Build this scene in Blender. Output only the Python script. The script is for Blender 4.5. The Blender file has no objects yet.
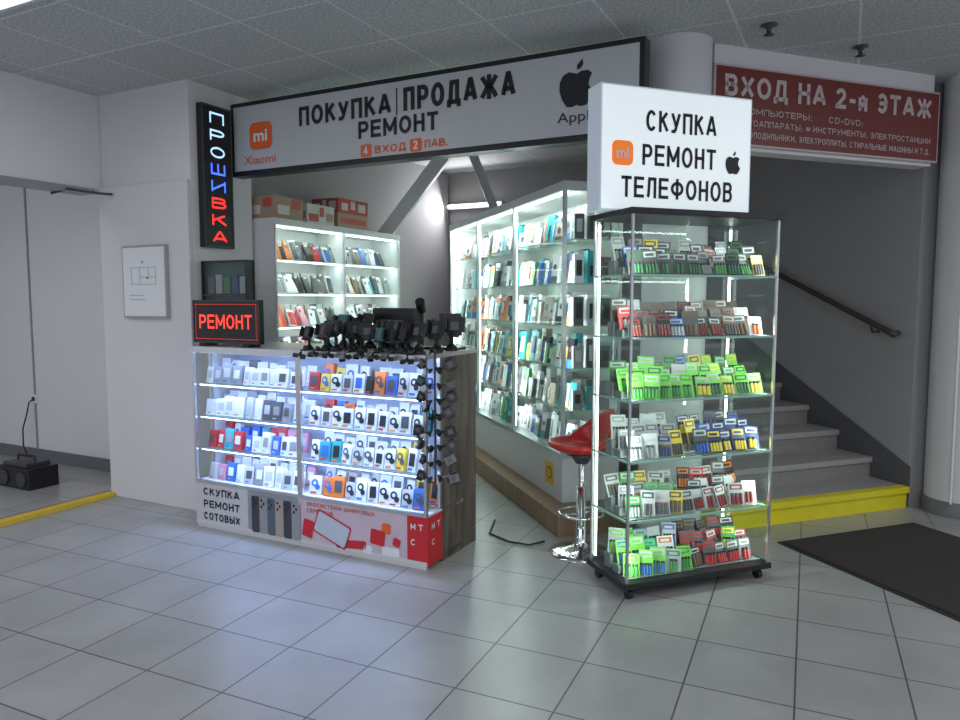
import bpy, math, random
from mathutils import Vector, Matrix
random.seed(7)
sc = bpy.context.scene
try:
    sc.view_settings.view_transform = 'Standard'
    sc.cycles.transparent_max_bounces = 24
except Exception as e:
    print(e)
D2R = math.pi/180

# ------------------------------------------------------------------ materials
MATS = {}
def mat(name, col, rough=0.5, metal=0.0, emit=0.0, ecol=None, noise=0.0, nscale=8.0, spec=0.5, bump=0.0):
    if name in MATS: return MATS[name]
    m = bpy.data.materials.new(name); m.use_nodes = True
    nt = m.node_tree; b = nt.nodes['Principled BSDF']
    c = (*col, 1) if len(col) == 3 else col
    b.inputs['Base Color'].default_value = c
    b.inputs['Roughness'].default_value = rough
    b.inputs['Metallic'].default_value = metal
    b.inputs['Specular IOR Level'].default_value = spec
    if emit > 0:
        b.inputs['Emission Color'].default_value = (*(ecol or col), 1)
        b.inputs['Emission Strength'].default_value = emit
    if noise > 0 or bump > 0:
        tc = nt.nodes.new('ShaderNodeTexCoord')
        nz = nt.nodes.new('ShaderNodeTexNoise'); nz.inputs['Scale'].default_value = nscale
        nz.inputs['Detail'].default_value = 4
        nt.links.new(tc.outputs['Object'], nz.inputs['Vector'])
        if noise > 0:
            mx = nt.nodes.new('ShaderNodeMix'); mx.data_type = 'RGBA'
            mx.inputs[6].default_value = tuple(max(0, x*(1-noise)) for x in c[:3])+(1,)
            mx.inputs[7].default_value = tuple(min(1, x*(1+noise)) for x in c[:3])+(1,)
            nt.links.new(nz.outputs['Fac'], mx.inputs[0])
            nt.links.new(mx.outputs[2], b.inputs['Base Color'])
        if bump > 0:
            bp = nt.nodes.new('ShaderNodeBump'); bp.inputs['Strength'].default_value = bump
            nt.links.new(nz.outputs['Fac'], bp.inputs['Height'])
            nt.links.new(bp.outputs['Normal'], b.inputs['Normal'])
    MATS[name] = m
    return m

def glass_mat(name, tint=(0.93, 0.98, 0.96), base=0.035, top=0.55):
    m = bpy.data.materials.new(name); m.use_nodes = True
    nt = m.node_tree; nt.nodes.clear()
    o = nt.nodes.new('ShaderNodeOutputMaterial')
    t = nt.nodes.new('ShaderNodeBsdfTransparent'); t.inputs[0].default_value = (*tint, 1)
    g = nt.nodes.new('ShaderNodeBsdfGlossy'); g.inputs['Roughness'].default_value = 0.02
    g.inputs[0].default_value = (0.9, 1.0, 0.97, 1)
    f = nt.nodes.new('ShaderNodeLayerWeight'); f.inputs[0].default_value = 0.5
    pw = nt.nodes.new('ShaderNodeMath'); pw.operation = 'POWER'; pw.inputs[1].default_value = 4.5
    mu = nt.nodes.new('ShaderNodeMath'); mu.operation = 'MULTIPLY_ADD'; mu.inputs[1].default_value = top; mu.inputs[2].default_value = base
    mx = nt.nodes.new('ShaderNodeMixShader')
    nt.links.new(f.outputs['Facing'], pw.inputs[0]); nt.links.new(pw.outputs[0], mu.inputs[0]); nt.links.new(mu.outputs[0], mx.inputs[0])
    nt.links.new(t.outputs[0], mx.inputs[1]); nt.links.new(g.outputs[0], mx.inputs[2])
    nt.links.new(mx.outputs[0], o.inputs[0])
    return m

def grid_mat(name, c1, c2, line, size, mortar, rot, rough, noise=0.1, speck=0.0, bumpd=0.1):
    m = bpy.data.materials.new(name); m.use_nodes = True
    nt = m.node_tree; b = nt.nodes['Principled BSDF']
    tc = nt.nodes.new('ShaderNodeTexCoord'); mp = nt.nodes.new('ShaderNodeMapping')
    mp.inputs['Rotation'].default_value = (0, 0, rot)
    br = nt.nodes.new('ShaderNodeTexBrick'); br.offset = 0; br.squash = 1
    br.inputs['Color1'].default_value = (*c1, 1); br.inputs['Color2'].default_value = (*c2, 1)
    br.inputs['Mortar'].default_value = (*line, 1)
    br.inputs['Scale'].default_value = 1.0
    br.inputs['Mortar Size'].default_value = mortar
    br.inputs['Mortar Smooth'].default_value = 0.2
    br.inputs['Brick Width'].default_value = size; br.inputs['Row Height'].default_value = size
    nt.links.new(tc.outputs['Object'], mp.inputs[0]); nt.links.new(mp.outputs[0], br.inputs['Vector'])
    nz = nt.nodes.new('ShaderNodeTexNoise'); nz.inputs['Scale'].default_value = 2.5 if not speck else 60
    nz.inputs['Detail'].default_value = 6
    nt.links.new(tc.outputs['Object'], nz.inputs['Vector'])
    mr = nt.nodes.new('ShaderNodeMapRange')
    mr.inputs[1].default_value = 0.3; mr.inputs[2].default_value = 0.7
    mr.inputs[3].default_value = 1-noise; mr.inputs[4].default_value = 1+noise
    nt.links.new(nz.outputs['Fac'], mr.inputs[0])
    vm = nt.nodes.new('ShaderNodeVectorMath'); vm.operation = 'SCALE'
    nt.links.new(br.outputs['Color'], vm.inputs[0]); nt.links.new(mr.outputs[0], vm.inputs['Scale'])
    nt.links.new(vm.outputs[0], b.inputs['Base Color'])
    b.inputs['Roughness'].default_value = rough
    bp = nt.nodes.new('ShaderNodeBump'); bp.inputs['Strength'].default_value = bumpd; bp.inputs['Distance'].default_value = 0.003
    bp.invert = True
    nt.links.new(br.outputs['Fac'], bp.inputs['Height']); nt.links.new(bp.outputs[0], b.inputs['Normal'])
    return m

def wood_mat(name, c1, c2, rough=0.45):
    m = bpy.data.materials.new(name); m.use_nodes = True
    nt = m.node_tree; b = nt.nodes['Principled BSDF']
    tc = nt.nodes.new('ShaderNodeTexCoord'); mp = nt.nodes.new('ShaderNodeMapping')
    mp.inputs['Scale'].default_value = (14, 14, 1.2)
    nz = nt.nodes.new('ShaderNodeTexNoise'); nz.inputs['Scale'].default_value = 1.5; nz.inputs['Detail'].default_value = 8
    nz.inputs['Distortion'].default_value = 0.6
    cr = nt.nodes.new('ShaderNodeValToRGB')
    cr.color_ramp.elements[0].position = 0.35; cr.color_ramp.elements[0].color = (*c1, 1)
    cr.color_ramp.elements[1].position = 0.7; cr.color_ramp.elements[1].color = (*c2, 1)
    nt.links.new(tc.outputs['Object'], mp.inputs[0]); nt.links.new(mp.outputs[0], nz.inputs['Vector'])
    nt.links.new(nz.outputs['Fac'], cr.inputs[0]); nt.links.new(cr.outputs[0], b.inputs['Base Color'])
    b.inputs['Roughness'].default_value = rough
    return m

WHITE = mat('white_laminate', (0.66, 0.67, 0.68), 0.4)
WHITEP = mat('white_plastic', (0.80, 0.81, 0.83), 0.35)
PAINT = mat('wall_paint', (0.74, 0.72, 0.735), 0.7, noise=0.05, nscale=1.5)
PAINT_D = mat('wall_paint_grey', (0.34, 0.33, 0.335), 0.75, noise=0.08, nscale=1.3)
PAINT_P = mat('panel_paint', (0.70, 0.685, 0.70), 0.5, noise=0.04, nscale=1.2)
BLACK = mat('black_plastic', (0.012, 0.012, 0.014), 0.4)
DARK = mat('dark_grey_plastic', (0.05, 0.05, 0.055), 0.45)
ALU = mat('aluminium', (0.62, 0.64, 0.66), 0.3, 0.9)
CHROME = mat('chrome', (0.8, 0.8, 0.82), 0.12, 1.0)
GLASS = glass_mat('glass_pane')
GLASS_S = glass_mat('glass_shelf_sheet', (0.88, 0.96, 0.92), 0.05, 0.45)
GEDGE = mat('glass_edge_green', (0.35, 0.55, 0.48), 0.15)
LED_B = mat('led_strip_blue_white', (0.8, 0.88, 1), 0.5, emit=5, ecol=(0.62, 0.72, 1))
LED_W = mat('led_strip_white', (0.9, 1, 0.95), 0.5, emit=5, ecol=(0.85, 1, 0.93))
RED = mat('red_print', (0.62, 0.02, 0.03), 0.45)
ORANGE = mat('orange_print', (0.85, 0.13, 0.02), 0.45)
TXT_BK = mat('sign_black_print', (0.012, 0.012, 0.015), 0.5)

# ------------------------------------------------------------------ mesh builder
class MB:
    def __init__(s): s.v = []; s.f = []; s.m = []; s.mats = []; s.sm = []
    def mi(s, m):
        if m not in s.mats: s.mats.append(m)
        return s.mats.index(m)
    def add(s, vs, fs, m, M=None, smooth=False):
        o = len(s.v); k = s.mi(m)
        for p in vs:
            p = Vector(p)
            s.v.append(tuple(M @ p) if M is not None else tuple(p))
        for f in fs:
            s.f.append([i+o for i in f]); s.m.append(k); s.sm.append(smooth)
    def box(s, x0, x1, y0, y1, z0, z1, m, M=None):
        vs = [(x0,y0,z0),(x1,y0,z0),(x1,y1,z0),(x0,y1,z0),(x0,y0,z1),(x1,y0,z1),(x1,y1,z1),(x0,y1,z1)]
        s.add(vs, [(0,3,2,1),(4,5,6,7),(0,1,5,4),(1,2,6,5),(2,3,7,6),(3,0,4,7)], m, M)
    def poly(s, pts, m, M=None): s.add(pts, [tuple(range(len(pts)))], m, M)
    def tube(s, pts, r, m, n=10, M=None, caps=True):
        pts = [Vector(p) for p in pts]; rs = r if isinstance(r, (list, tuple)) else [r]*len(pts)
        vs = []; fs = []
        for i, p in enumerate(pts):
            d = (pts[min(i+1, len(pts)-1)]-pts[max(i-1, 0)]).normalized()
            up = Vector((0, 0, 1)) if abs(d.z) < 0.9 else Vector((1, 0, 0))
            a = d.cross(up).normalized(); b = d.cross(a)
            for k in range(n):
                t = 2*math.pi*k/n
                vs.append(p+(a*math.cos(t)+b*math.sin(t))*rs[i])
        for i in range(len(pts)-1):
            for k in range(n):
                k2 = (k+1) % n
                fs.append((i*n+k, i*n+k2, (i+1)*n+k2, (i+1)*n+k))
        s.add(vs, fs, m, M, True)
        if caps:
            s.add(vs[:n], [tuple(range(n))], m, M); s.add(vs[-n:], [tuple(range(n))], m, M)
    def lathe(s, prof, m, c=(0, 0, 0), n=24, M=None):
        vs = []; fs = []
        for r, z in prof:
            for k in range(n):
                t = 2*math.pi*k/n
                vs.append((c[0]+r*math.cos(t), c[1]+r*math.sin(t), c[2]+z))
        for i in range(len(prof)-1):
            for k in range(n):
                k2 = (k+1) % n
                fs.append((i*n+k, i*n+k2, (i+1)*n+k2, (i+1)*n+k))
        s.add(vs, fs, m, M, True)
    def disc(s, c, r, U, V, m, n=12, M=None, sx=1.0):
        c = Vector(c); U = Vector(U); V = Vector(V)
        s.poly([c+U*(r*sx*math.cos(2*math.pi*k/n))+V*(r*math.sin(2*math.pi*k/n)) for k in range(n)], m, M)
    def build(s, name, parent=None, bevel=0.0, seg=2):
        me = bpy.data.meshes.new(name); me.from_pydata([tuple(v) for v in s.v], [], s.f)
        for m in s.mats: me.materials.append(m)
        me.polygons.foreach_set('material_index', s.m)
        me.polygons.foreach_set('use_smooth', s.sm)
        me.update()
        ob = bpy.data.objects.new(name, me); sc.collection.objects.link(ob)
        if parent: ob.parent = parent
        if bevel > 0:
            bv = ob.modifiers.new('bevel', 'BEVEL'); bv.width = bevel; bv.segments = seg; bv.limit_method = 'ANGLE'
        return ob

def empty(name, loc=(0, 0, 0), ang=0.0):
    e = bpy.data.objects.new(name, None); e.empty_display_size = 0.1
    e.location = loc; e.rotation_euler = (0, 0, ang*D2R); sc.collection.objects.link(e)
    return e

# ---- stroke lettering (cut-vinyl letters built as ribbons)
def arc(cx, cy, rx, ry, a0, a1, n=14):
    return [(cx+rx*math.cos((a0+(a1-a0)*i/n)*D2R), cy+ry*math.sin((a0+(a1-a0)*i/n)*D2R)) for i in range(n+1)]
G = {
 'А': [[(0,0),(.44,1),(.56,1),(1,0)], [(.2,.28),(.8,.28)]],
 'Б': [[(.95,1),(0,1),(0,0),(.6,0)]+arc(.6,.28,.4,.28,-90,90,8)+[(0,.56)]],
 'В': [[(0,0),(0,1),(.6,1)]+arc(.6,.77,.34,.23,90,-90,8)+[(0,.54)], [(.55,.54)]+arc(.6,.27,.4,.27,90,-90,8)+[(0,0)]],
 'Г': [[(0,0),(0,1),(1,1)]],
 'Д': [[(0,-.15),(0,0),(1,0),(1,-.15)], [(.14,0),(.26,1),(.84,1),(.84,0)]],
 'Е': [[(1,1),(0,1),(0,0),(1,0)], [(0,.52),(.9,.52)]],
 'Ж': [[(.5,0),(.5,1)], [(0,1),(.4,.52),(0,0)], [(1,1),(.6,.52),(1,0)], [(.4,.52),(.6,.52)]],
 'З': [arc(.48,.76,.45,.24,160,-90,10)+[(.3,.52)], [(.48,.52)]+arc(.48,.26,.5,.26,90,-160,10)],
 'И': [[(0,1),(0,0)], [(0,.08),(1,.92)], [(1,1),(1,0)]],
 'Й': [[(0,.85),(0,0)], [(0,.07),(1,.78)], [(1,.85),(1,0)], [(.3,1.1),(.5,1.02),(.7,1.1)]],
 'К': [[(0,0),(0,1)], [(.9,1),(.1,.5)], [(.32,.62),(1,0)]],
 'Л': [[(0,0),(.12,.08),(.22,1),(1,1),(1,0)]],
 'М': [[(0,0),(0,1)], [(.02,.95),(.5,.22)], [(.5,.22),(.98,.95)], [(1,1),(1,0)]],
 'Н': [[(0,0),(0,1)], [(1,0),(1,1)], [(0,.52),(1,.52)]],
 'О': [arc(.5,.5,.5,.5,0,360,20)],
 'П': [[(0,0),(0,1),(1,1),(1,0)]],
 'Р': [[(0,0),(0,1),(.6,1)]+arc(.6,.72,.4,.28,90,-90,8)+[(0,.44)]],
 'С': [arc(.5,.5,.5,.5,42,318,16)],
 'Т': [[(0,1),(1,1)], [(.5,1),(.5,0)]],
 'У': [[(0,1),(.5,.35)], [(1,1),(.45,.1),(.3,0),(.08,0)]],
 'Ф': [arc(.5,.52,.5,.32,0,360,18), [(.5,0),(.5,1)]],
 'Х': [[(0,0),(1,1)], [(0,1),(1,0)]],
 'Ц': [[(0,1),(0,0),(.95,0),(1.05,-.15)], [(.85,1),(.85,0)]],
 'Ч': [[(0,1),(0,.65),(.2,.42),(1,.42)], [(1,1),(1,0)]],
 'Ш': [[(0,1),(0,0),(1,0),(1,1)], [(.5,0),(.5,1)]],
 'Ы': [[(0,1),(0,0),(.35,0)]+arc(.35,.28,.28,.28,-90,90,8)+[(0,.56)], [(1,0),(1,1)]],
 'Э': [arc(.5,.5,.5,.5,138,-138,16), [(.35,.5),(1,.5)]],
 'Ь': [[(0,1),(0,0),(.6,0)]+arc(.6,.28,.4,.28,-90,90,8)+[(0,.56)]],
 'Ю': [[(0,0),(0,1)], [(0,.5),(.3,.5)], arc(.65,.5,.35,.5,0,360,18)],
 'Я': [[(1,0),(1,1),(.4,1)]+arc(.4,.72,.38,.28,90,270,8)+[(1,.44)], [(.5,.44),(0,0)]],
 'D': [[(0,0),(0,1),(.5,1)]+arc(.5,.5,.5,.5,90,-90,10)+[(0,0)]],
 'V': [[(0,1),(.46,0),(.54,0),(1,1)]],
 '2': [arc(.48,.72,.46,.28,165,-25,10)+[(.02,.02)], [(0,0),(1,0)]],
 '4': [[(.72,0),(.72,1)], [(.72,.98),(0,.28)], [(0,.26),(1,.26)]],
 '-': [[(.15,.42),(.85,.42)]], '.': [[(.3,0),(.6,0)]], ',': [[(.5,.05),(.35,-.15)]],
 ';': [[(.5,.05),(.35,-.15)], [(.4,.5),(.6,.5)]], ':': [[(.4,0),(.6,0)], [(.4,.5),(.6,.5)]],
 '#': [[(0,.2),(1,.2),(1,.45),(0,.45),(0,.7),(1,.7)]],
}
WID = {'М': .80, 'Ш': .88, 'Ж': .9, 'Ф': .82, 'Ы': .8, 'Ю': .85, 'Г': .52, '.': .2, ',': .2, ';': .25, ':': .25, '-': .4, ' ': .25, 'О': .70, 'С': .66, 'Д': .72, '4': .58, '2': .58, 'Х': .66, 'А': .70, 'V': .6}
def ribbon(mb, pts, t, fn, m):
    P = [Vector((p[0], p[1])) for p in pts]
    Q = [P[0]]
    for p in P[1:]:
        if (p-Q[-1]).length > 1e-6: Q.append(p)
    P = Q; n = len(P); closed = n > 3 and (P[0]-P[-1]).length < 1e-5
    if n < 2: return
    L = []; Rr = []
    for i in range(n):
        a = P[i]-P[i-1] if i > 0 else (P[-1]-P[-2] if closed else P[1]-P[0])
        b = P[i+1]-P[i] if i < n-1 else (P[1]-P[0] if closed else P[-1]-P[-2])
        a.normalize(); b.normalize()
        na = Vector((-a.y, a.x)); nb = Vector((-b.y, b.x)); k = na+nb
        if k.length < 1e-4: k = na
        k.normalize(); l = min(1.5, 1/max(.2, k.dot(na)))
        # square caps on open ends of straight strokes
        off = Vector((0, 0))
        if not closed and i == 0: off = -a*(t/2)
        if not closed and i == n-1: off = b*(t/2)
        if abs(a.x) > .15 and abs(a.y) > .15: off = off*0.25
        L.append(P[i]+off+k*(t/2*l)); Rr.append(P[i]+off-k*(t/2*l))
    vs = [fn(p) for p in L]+[fn(p) for p in Rr]
    fs = [(i, i+1, n+i+1, n+i) for i in range(n-1)]
    mb.add(vs, fs, m)
def letters(name, s, parent, O, U, V, w, h, m, th=0.17, gap=.14):
    s = s.upper() if 'й' not in s else s
    O = Vector(O); U = Vector(U); V = Vector(V)
    ws = [WID.get(c, .62)*(.8 if c == 'й' else 1) for c in s]
    tot = sum(ws)+gap*(len(s)-1); sx = w/tot; t = th*h; mb = MB(); x = -w/2
    for c, wi in zip(s, ws):
        if c != ' ':
            hh = h*.75 if c == 'й' else h
            for st_ in G.get(c.upper(), G['Н']):
                pts = [(x+t/2+p[0]*(wi*sx-t), -h/2+t/2+p[1]*(hh-t)) for p in st_]
                ribbon(mb, pts, t, lambda p: O+U*p.x+V*p.y, m)
        x += (wi+gap)*sx
    return mb.build(name, parent)

def text_on(name, s, parent, O, U, V, w, h, m, bold=0.0):
    cu = bpy.data.curves.new(name+'_c', 'FONT'); cu.body = s; cu.size = 1.0; cu.offset = bold
    cu.resolution_u = 4
    ob = bpy.data.objects.new(name+'_t', cu); sc.collection.objects.link(ob)
    bpy.context.view_layer.update()
    dg = bpy.context.evaluated_depsgraph_get()
    me = bpy.data.meshes.new_from_object(ob.evaluated_get(dg))
    bpy.data.objects.remove(ob)
    xs = [v.co.x for v in me.vertices]; ys = [v.co.y for v in me.vertices]
    x0, x1, y0, y1 = min(xs), max(xs), min(ys), max(ys)
    O = Vector(O); U = Vector(U); V = Vector(V)
    for v in me.vertices:
        a = ((v.co.x-x0)/(x1-x0)-0.5)*w; b = ((v.co.y-y0)/(y1-y0)-0.5)*h
        v.co = O+U*a+V*b
    me.materials.clear(); me.materials.append(m)
    for p in me.polygons: p.material_index = 0
    o2 = bpy.data.objects.new(name, me); sc.collection.objects.link(o2); o2.parent = parent
    return o2

def area(name, parent, loc, d, xa, sx, sy, energy, col=(1, 1, 1)):
    l = bpy.data.lights.new(name, 'AREA'); l.shape = 'RECTANGLE'; l.size = sx; l.size_y = sy
    l.energy = energy; l.color = col
    o = bpy.data.objects.new(name, l); sc.collection.objects.link(o)
    z = -Vector(d).normalized(); x = Vector(xa).normalized(); y = z.cross(x).normalized(); x = y.cross(z)
    M = Matrix((x, y, z)).transposed().to_4x4(); M.translation = Vector(loc)
    o.parent = parent; o.matrix_basis = M
    return o

def apple_pts():
    body = [(0,.30),(.12,.36),(.30,.36),(.41,.27),(.34,.14),(.32,0),(.38,-.12),(.46,-.18),(.40,-.34),(.27,-.50),(.12,-.52),(0,-.48),
            (-.12,-.52),(-.27,-.50),(-.40,-.30),(-.47,-.08),(-.46,.14),(-.37,.30),(-.22,.37),(-.08,.33)]
    leaf = [(0,.40),(.01,.52),(.15,.66),(.17,.52),(.09,.42)]
    return body, leaf
def apple(mb, c, h, U, V, m):
    c = Vector(c); U = Vector(U); V = Vector(V)
    for pl in apple_pts():
        mb.poly([c+U*(x*h/1.18)+V*((y-.07)*h/1.18) for x, y in pl], m)
def rrect(mb, c, w, h, r, U, V, m):
    c = Vector(c); U = Vector(U); V = Vector(V); pts = []
    for cx, cy, a0 in ((w/2-r, h/2-r, 0), (-w/2+r, h/2-r, 90), (-w/2+r, -h/2+r, 180), (w/2-r, -h/2+r, 270)):
        for k in range(5):
            t = (a0+k*22.5)*D2R
            pts.append(c+U*(cx+r*math.cos(t))+V*(cy+r*math.sin(t)))
    mb.poly(pts, m)

# ------------------------------------------------------------------ frames
KA = -27.0
B = Vector((-0.294, 3.892, 0))
e1 = Vector((math.cos(KA*D2R), math.sin(KA*D2R), 0)); e2 = Vector((-e1.y, e1.x, 0))
def K(a, b, z=0): return B+e1*a+e2*b+Vector((0, 0, z))
SA = 20.0
s1 = Vector((math.cos(SA*D2R), math.sin(SA*D2R), 0)); s2 = Vector((-s1.y, s1.x, 0))
X = Vector((1, 0, 0)); Y = Vector((0, 1, 0)); Z = Vector((0, 0, 1))
CH = 3.0

# ------------------------------------------------------------------ room shell
floor_m = grid_mat('floor_tiles', (0.33, 0.335, 0.33), (0.37, 0.375, 0.365), (0.10, 0.095, 0.09), 0.40, 0.004, 24.5*D2R, 0.28, 0.10)
m = MB(); m.box(-9, 8, -4, 12, -0.1, 0, floor_m); m.build('floor')
ceil_m = grid_mat('ceiling_tiles', (0.50, 0.515, 0.515), (0.54, 0.555, 0.555), (0.72, 0.73, 0.73), 0.60, 0.008, 27*D2R, 0.8, 0.30, speck=1)
m = MB(); m.box(-9, 8, -4, 12, CH, CH+0.1, ceil_m); m.build('ceiling')

def kwall(name, a0, a1, b0, b1, z0, z1, mt, bevel=0.0):
    e = empty(name, B, KA); mb = MB(); mb.box(a0, a1, b0, b1, z0, z1, mt); mb.build(name+'_body', e, bevel); return e
kw = kwall('wall_left', -2.98, -2.05, 0.27, 0.84, 0, CH, PAINT)
mb = MB(); mb.box(-2.98, -2.05, 0.235, 0.268, 0.0, 2.33, PAINT_P); mb.build('cladding_panel', kw, 0.004)
kwall('wall_entry', -8, -2.985, 0.74, 0.86, 0, CH, PAINT)
kwall('wall_lintel', -3.12, -2.985, -6, 0.735, 2.32, CH, PAINT)
e = empty('baseboard_entry', B, KA); mb = MB(); mb.box(-8, -2.99, 0.72, 0.739, 0, 0.11, mat('grey_baseboard', (0.16, 0.16, 0.18), 0.5)); mb.build('board', e)
kwall('wall_entry_side', -8.1, -8.0, -4, 0.735, 0, CH, PAINT)
kwall('wall_kiosk_side', -2.4, -2.28, 0.865, 4.3, 0, CH, PAINT_D)
kwall('wall_back', -2.27, 4.5, 4.3, 4.42, 0, CH, mat('back_wall_paint', (0.34, 0.33, 0.33), 0.8, noise=0.1, nscale=2))
e = empty('trim_1', B, KA); mb = MB()
mb.box(-3.0, -2.93, -2.5, 0.23, 0.0, 0.028, mat('yellow_tape', (0.75, 0.52, 0.03), 0.5, noise=0.15, nscale=12))
mb.box(-3.06, -3.0, -2.5, 0.26, 0.0, 0.022, mat('threshold_wood', (0.30, 0.2, 0.12), 0.5)); mb.build('strip', e)
e = empty('trim_2', B, KA); mb = MB()
mb.box(-4.72, -4.70, 0.73, 0.739, 0.11, 2.9, mat('seam_grey', (0.3, 0.3, 0.32), 0.6)); mb.build('seam', e)
e = empty('trim_3', B, KA); mb = MB()
mb.box(-3.14, -2.97, -6, 0.2, 2.28, 2.318, mat('rail_grey', (0.35, 0.35, 0.38), 0.4, 0.5)); mb.build('rail', e)
e = empty('door_handle_bar', K(-2.96, 0.1, 2.27), KA); mb = MB()
mb.tube([(-0.18, -.12, 0.0), (0.0, -.12, 0.02), (0.12, 0.05, 0.0), (0.16, 0.12, 0.0)], 0.009, DARK); mb.build('bar', e)

W0 = Vector((3.1, 5.13, 0))
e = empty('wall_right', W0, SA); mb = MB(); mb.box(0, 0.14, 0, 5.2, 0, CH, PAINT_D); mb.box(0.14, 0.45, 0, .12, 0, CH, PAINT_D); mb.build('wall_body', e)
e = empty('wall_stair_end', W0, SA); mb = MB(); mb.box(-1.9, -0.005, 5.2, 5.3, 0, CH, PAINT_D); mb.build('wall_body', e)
SG = Vector((3.08, 4.955, 0))-s1*1.82
e = empty('wall_fascia', SG, SA); mb = MB(); mb.box(0.02, 1.80, 0.03, 0.15, 2.40, CH, PAINT); mb.build('beam', e)
COLM = mat('column_paint', (0.66, 0.65, 0.66), 0.55, noise=0.05, nscale=2)
def column(x, y, r):
    mb = MB(); mb.lathe([(r, 0), (r, CH)], COLM, n=48); mb.lathe([(r+.012, 0), (r+.012, 0.1), (r, 0.105)], mat('grey_baseboard', (0.16,)*3), n=48)
    o = mb.build('column'); o.location = (x, y, 0); return o
column(1.17, 4.38, 0.19)
column(3.41, 5.03, 0.22)
mb = MB()
mb.tube([(3.24, 4.86, CH), (3.23, 4.86, 1.5), (3.235, 4.86, 0.1)], 0.008, WHITEP); mb.build('wall_cable')
e = empty('wall_right_hall', Vector((3.41, 5.03, 0)), SA); mb = MB(); mb.box(0.22, 5, -0.05, 0.07, 0, CH, PAINT); mb.build('wall_body', e)

# ------------------------------------------------------------------ staircase
e = empty('staircase', W0, SA); mb = MB()
STEP = mat('stair_terrazzo', (0.26, 0.25, 0.24), 0.6, noise=0.25, nscale=40)
NOSE = mat('stair_nosing', (0.38, 0.37, 0.36), 0.5, noise=0.2, nscale=40)
YEL = mat('yellow_step_paint', (0.78, 0.68, 0.02), 0.5, noise=0.12, nscale=6)
RI, RU = 0.155, 0.32
for i in range(14):
    y0 = i*RU
    mb.box(-1.62, -0.01, y0, y0+RU+0.001, 0, RI*(i+1)-0.04, YEL if i == 0 else STEP)
    mb.box(-1.62, -0.01, y0-0.02, y0+RU, RI*(i+1)-0.04, RI*(i+1), NOSE)
    if i == 0: mb.box(-1.62, -0.01, y0-0.023, y0+0.05, RI-0.041, RI+0.002, YEL)
mb.build('steps', e)
mb = MB()
sk = mat('stair_skirting', (0.10, 0.10, 0.11), 0.5)
mb.poly([(-0.008, -0.02, 0.0), (-0.008, -0.02, 0.30), (-0.008, 4.2, 0.30+4.22*RI/RU), (-0.008, 4.2, 4.2*RI/RU)], sk)
mb.build('skirting', e)
e = empty('handrail', W0, SA); mb = MB()
RAIL = mat('rail_dark', (0.05, 0.045, 0.045), 0.35)
mb.tube([(-0.03, 0.12, 1.26), (-0.09, 0.10, 1.25), (-0.09, 0.14, 1.27), (-0.09, 2.7, 2.30), (-0.09, 4.0, 2.82)], 0.022, RAIL)
for yy in (0.3, 1.4, 2.6):
    zz = 1.213+yy*0.4
    mb.tube([(-0.09, yy, zz-0.01), (-0.07, yy, zz-0.07), (0.0, yy, zz-0.07)], 0.009, RAIL)
mb.build('rail', e)

# doormat
e = empty('doormat', Vector((1.84, 4.36, 0)), SA); mb = MB()
MATM = mat('mat_brown', (0.035, 0.028, 0.025), 0.95, noise=0.5, nscale=160, bump=0.6)
mb.box(0.03, 1.12, -1.95, -0.03, 0.001, 0.012, MATM)
mb.box(0, 1.15, -1.98, 0.0, 0.0005, 0.006, mat('mat_rubber', (0.02,)*3, 0.7)); mb.build('pad', e)

# ------------------------------------------------------------------ storefront sign
e = empty('storefront_sign', B, KA)
SIGNM = mat('banner_grey_white', (0.54, 0.555, 0.57), 0.35, noise=0.04, nscale=2)
sa0, sa1, sz0, sz1, sb = -2.045, 1.0, 2.40, 2.92, 0.65
mb = MB(); mb.box(sa0, sa1, sb, sb+0.1, sz0, sz1, BLACK)
mb.box(sa0+.03, sa1-.03, sb-0.004, sb, sz0+.035, sz1-.03, SIGNM); mb.build('board', e)
yy = sb-0.008
def st(n, s, a0, a1, z0, z1, mt, th=0.20):
    letters(n, s, e, ((a0+a1)/2, yy, (z0+z1)/2), X, Z, a1-a0, z1-z0, mt, th)
def stl(n, s, a0, a1, z0, z1, mt, bold=0.0, y=None):
    text_on(n, s, e, ((a0+a1)/2, yy if y is None else y, (z0+z1)/2), X, Z, a1-a0, z1-z0, mt, bold)
st('text_buy', 'ПОКУПКА', -1.40, -0.64, 2.695, 2.825, TXT_BK)
st('text_sale', 'ПРОДАЖА', -0.545, 0.237, 2.70, 2.845, TXT_BK)
st('text_repair', 'РЕМОНТ', -0.90, -0.29, 2.56, 2.672, TXT_BK)
st('text_entry', 'вход', -0.77, -0.53, 2.455, 2.505, ORANGE)
st('text_pav', 'пав.', -0.39, -0.22, 2.455, 2.505, ORANGE)
stl('text_mi_name', 'Xiaomi', -1.92, -1.62, 2.475, 2.535, ORANGE)
stl('text_apple_name', 'Apple', 0.50, 0.74, 2.49, 2.565, TXT_BK)
mb = MB()
rrect(mb, (-1.755, yy, 2.67), 0.21, 0.19, 0.045, X, Z, ORANGE)
rrect(mb, (-0.84, yy, 2.480), 0.085, 0.08, 0.012, X, Z, ORANGE)
rrect(mb, (-0.455, yy, 2.480), 0.085, 0.08, 0.012, X, Z, ORANGE)
mb.box(-0.600, -0.592, yy-.001, yy, 2.68, 2.85, TXT_BK)
apple(mb, (0.615, yy, 2.72), 0.26, X, Z, TXT_BK)
mb.build('logos', e)
stl('text_mi', 'mi', -1.82, -1.69, 2.63, 2.71, WHITEP, 0.03, yy-.003)
letters('text_4', '4', e, (-.84, yy-.003, 2.48), X, Z, .035, .055, WHITEP, .2)
letters('text_2', '2', e, (-.455, yy-.003, 2.48), X, Z, .035, .055, WHITEP, .2)

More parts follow.
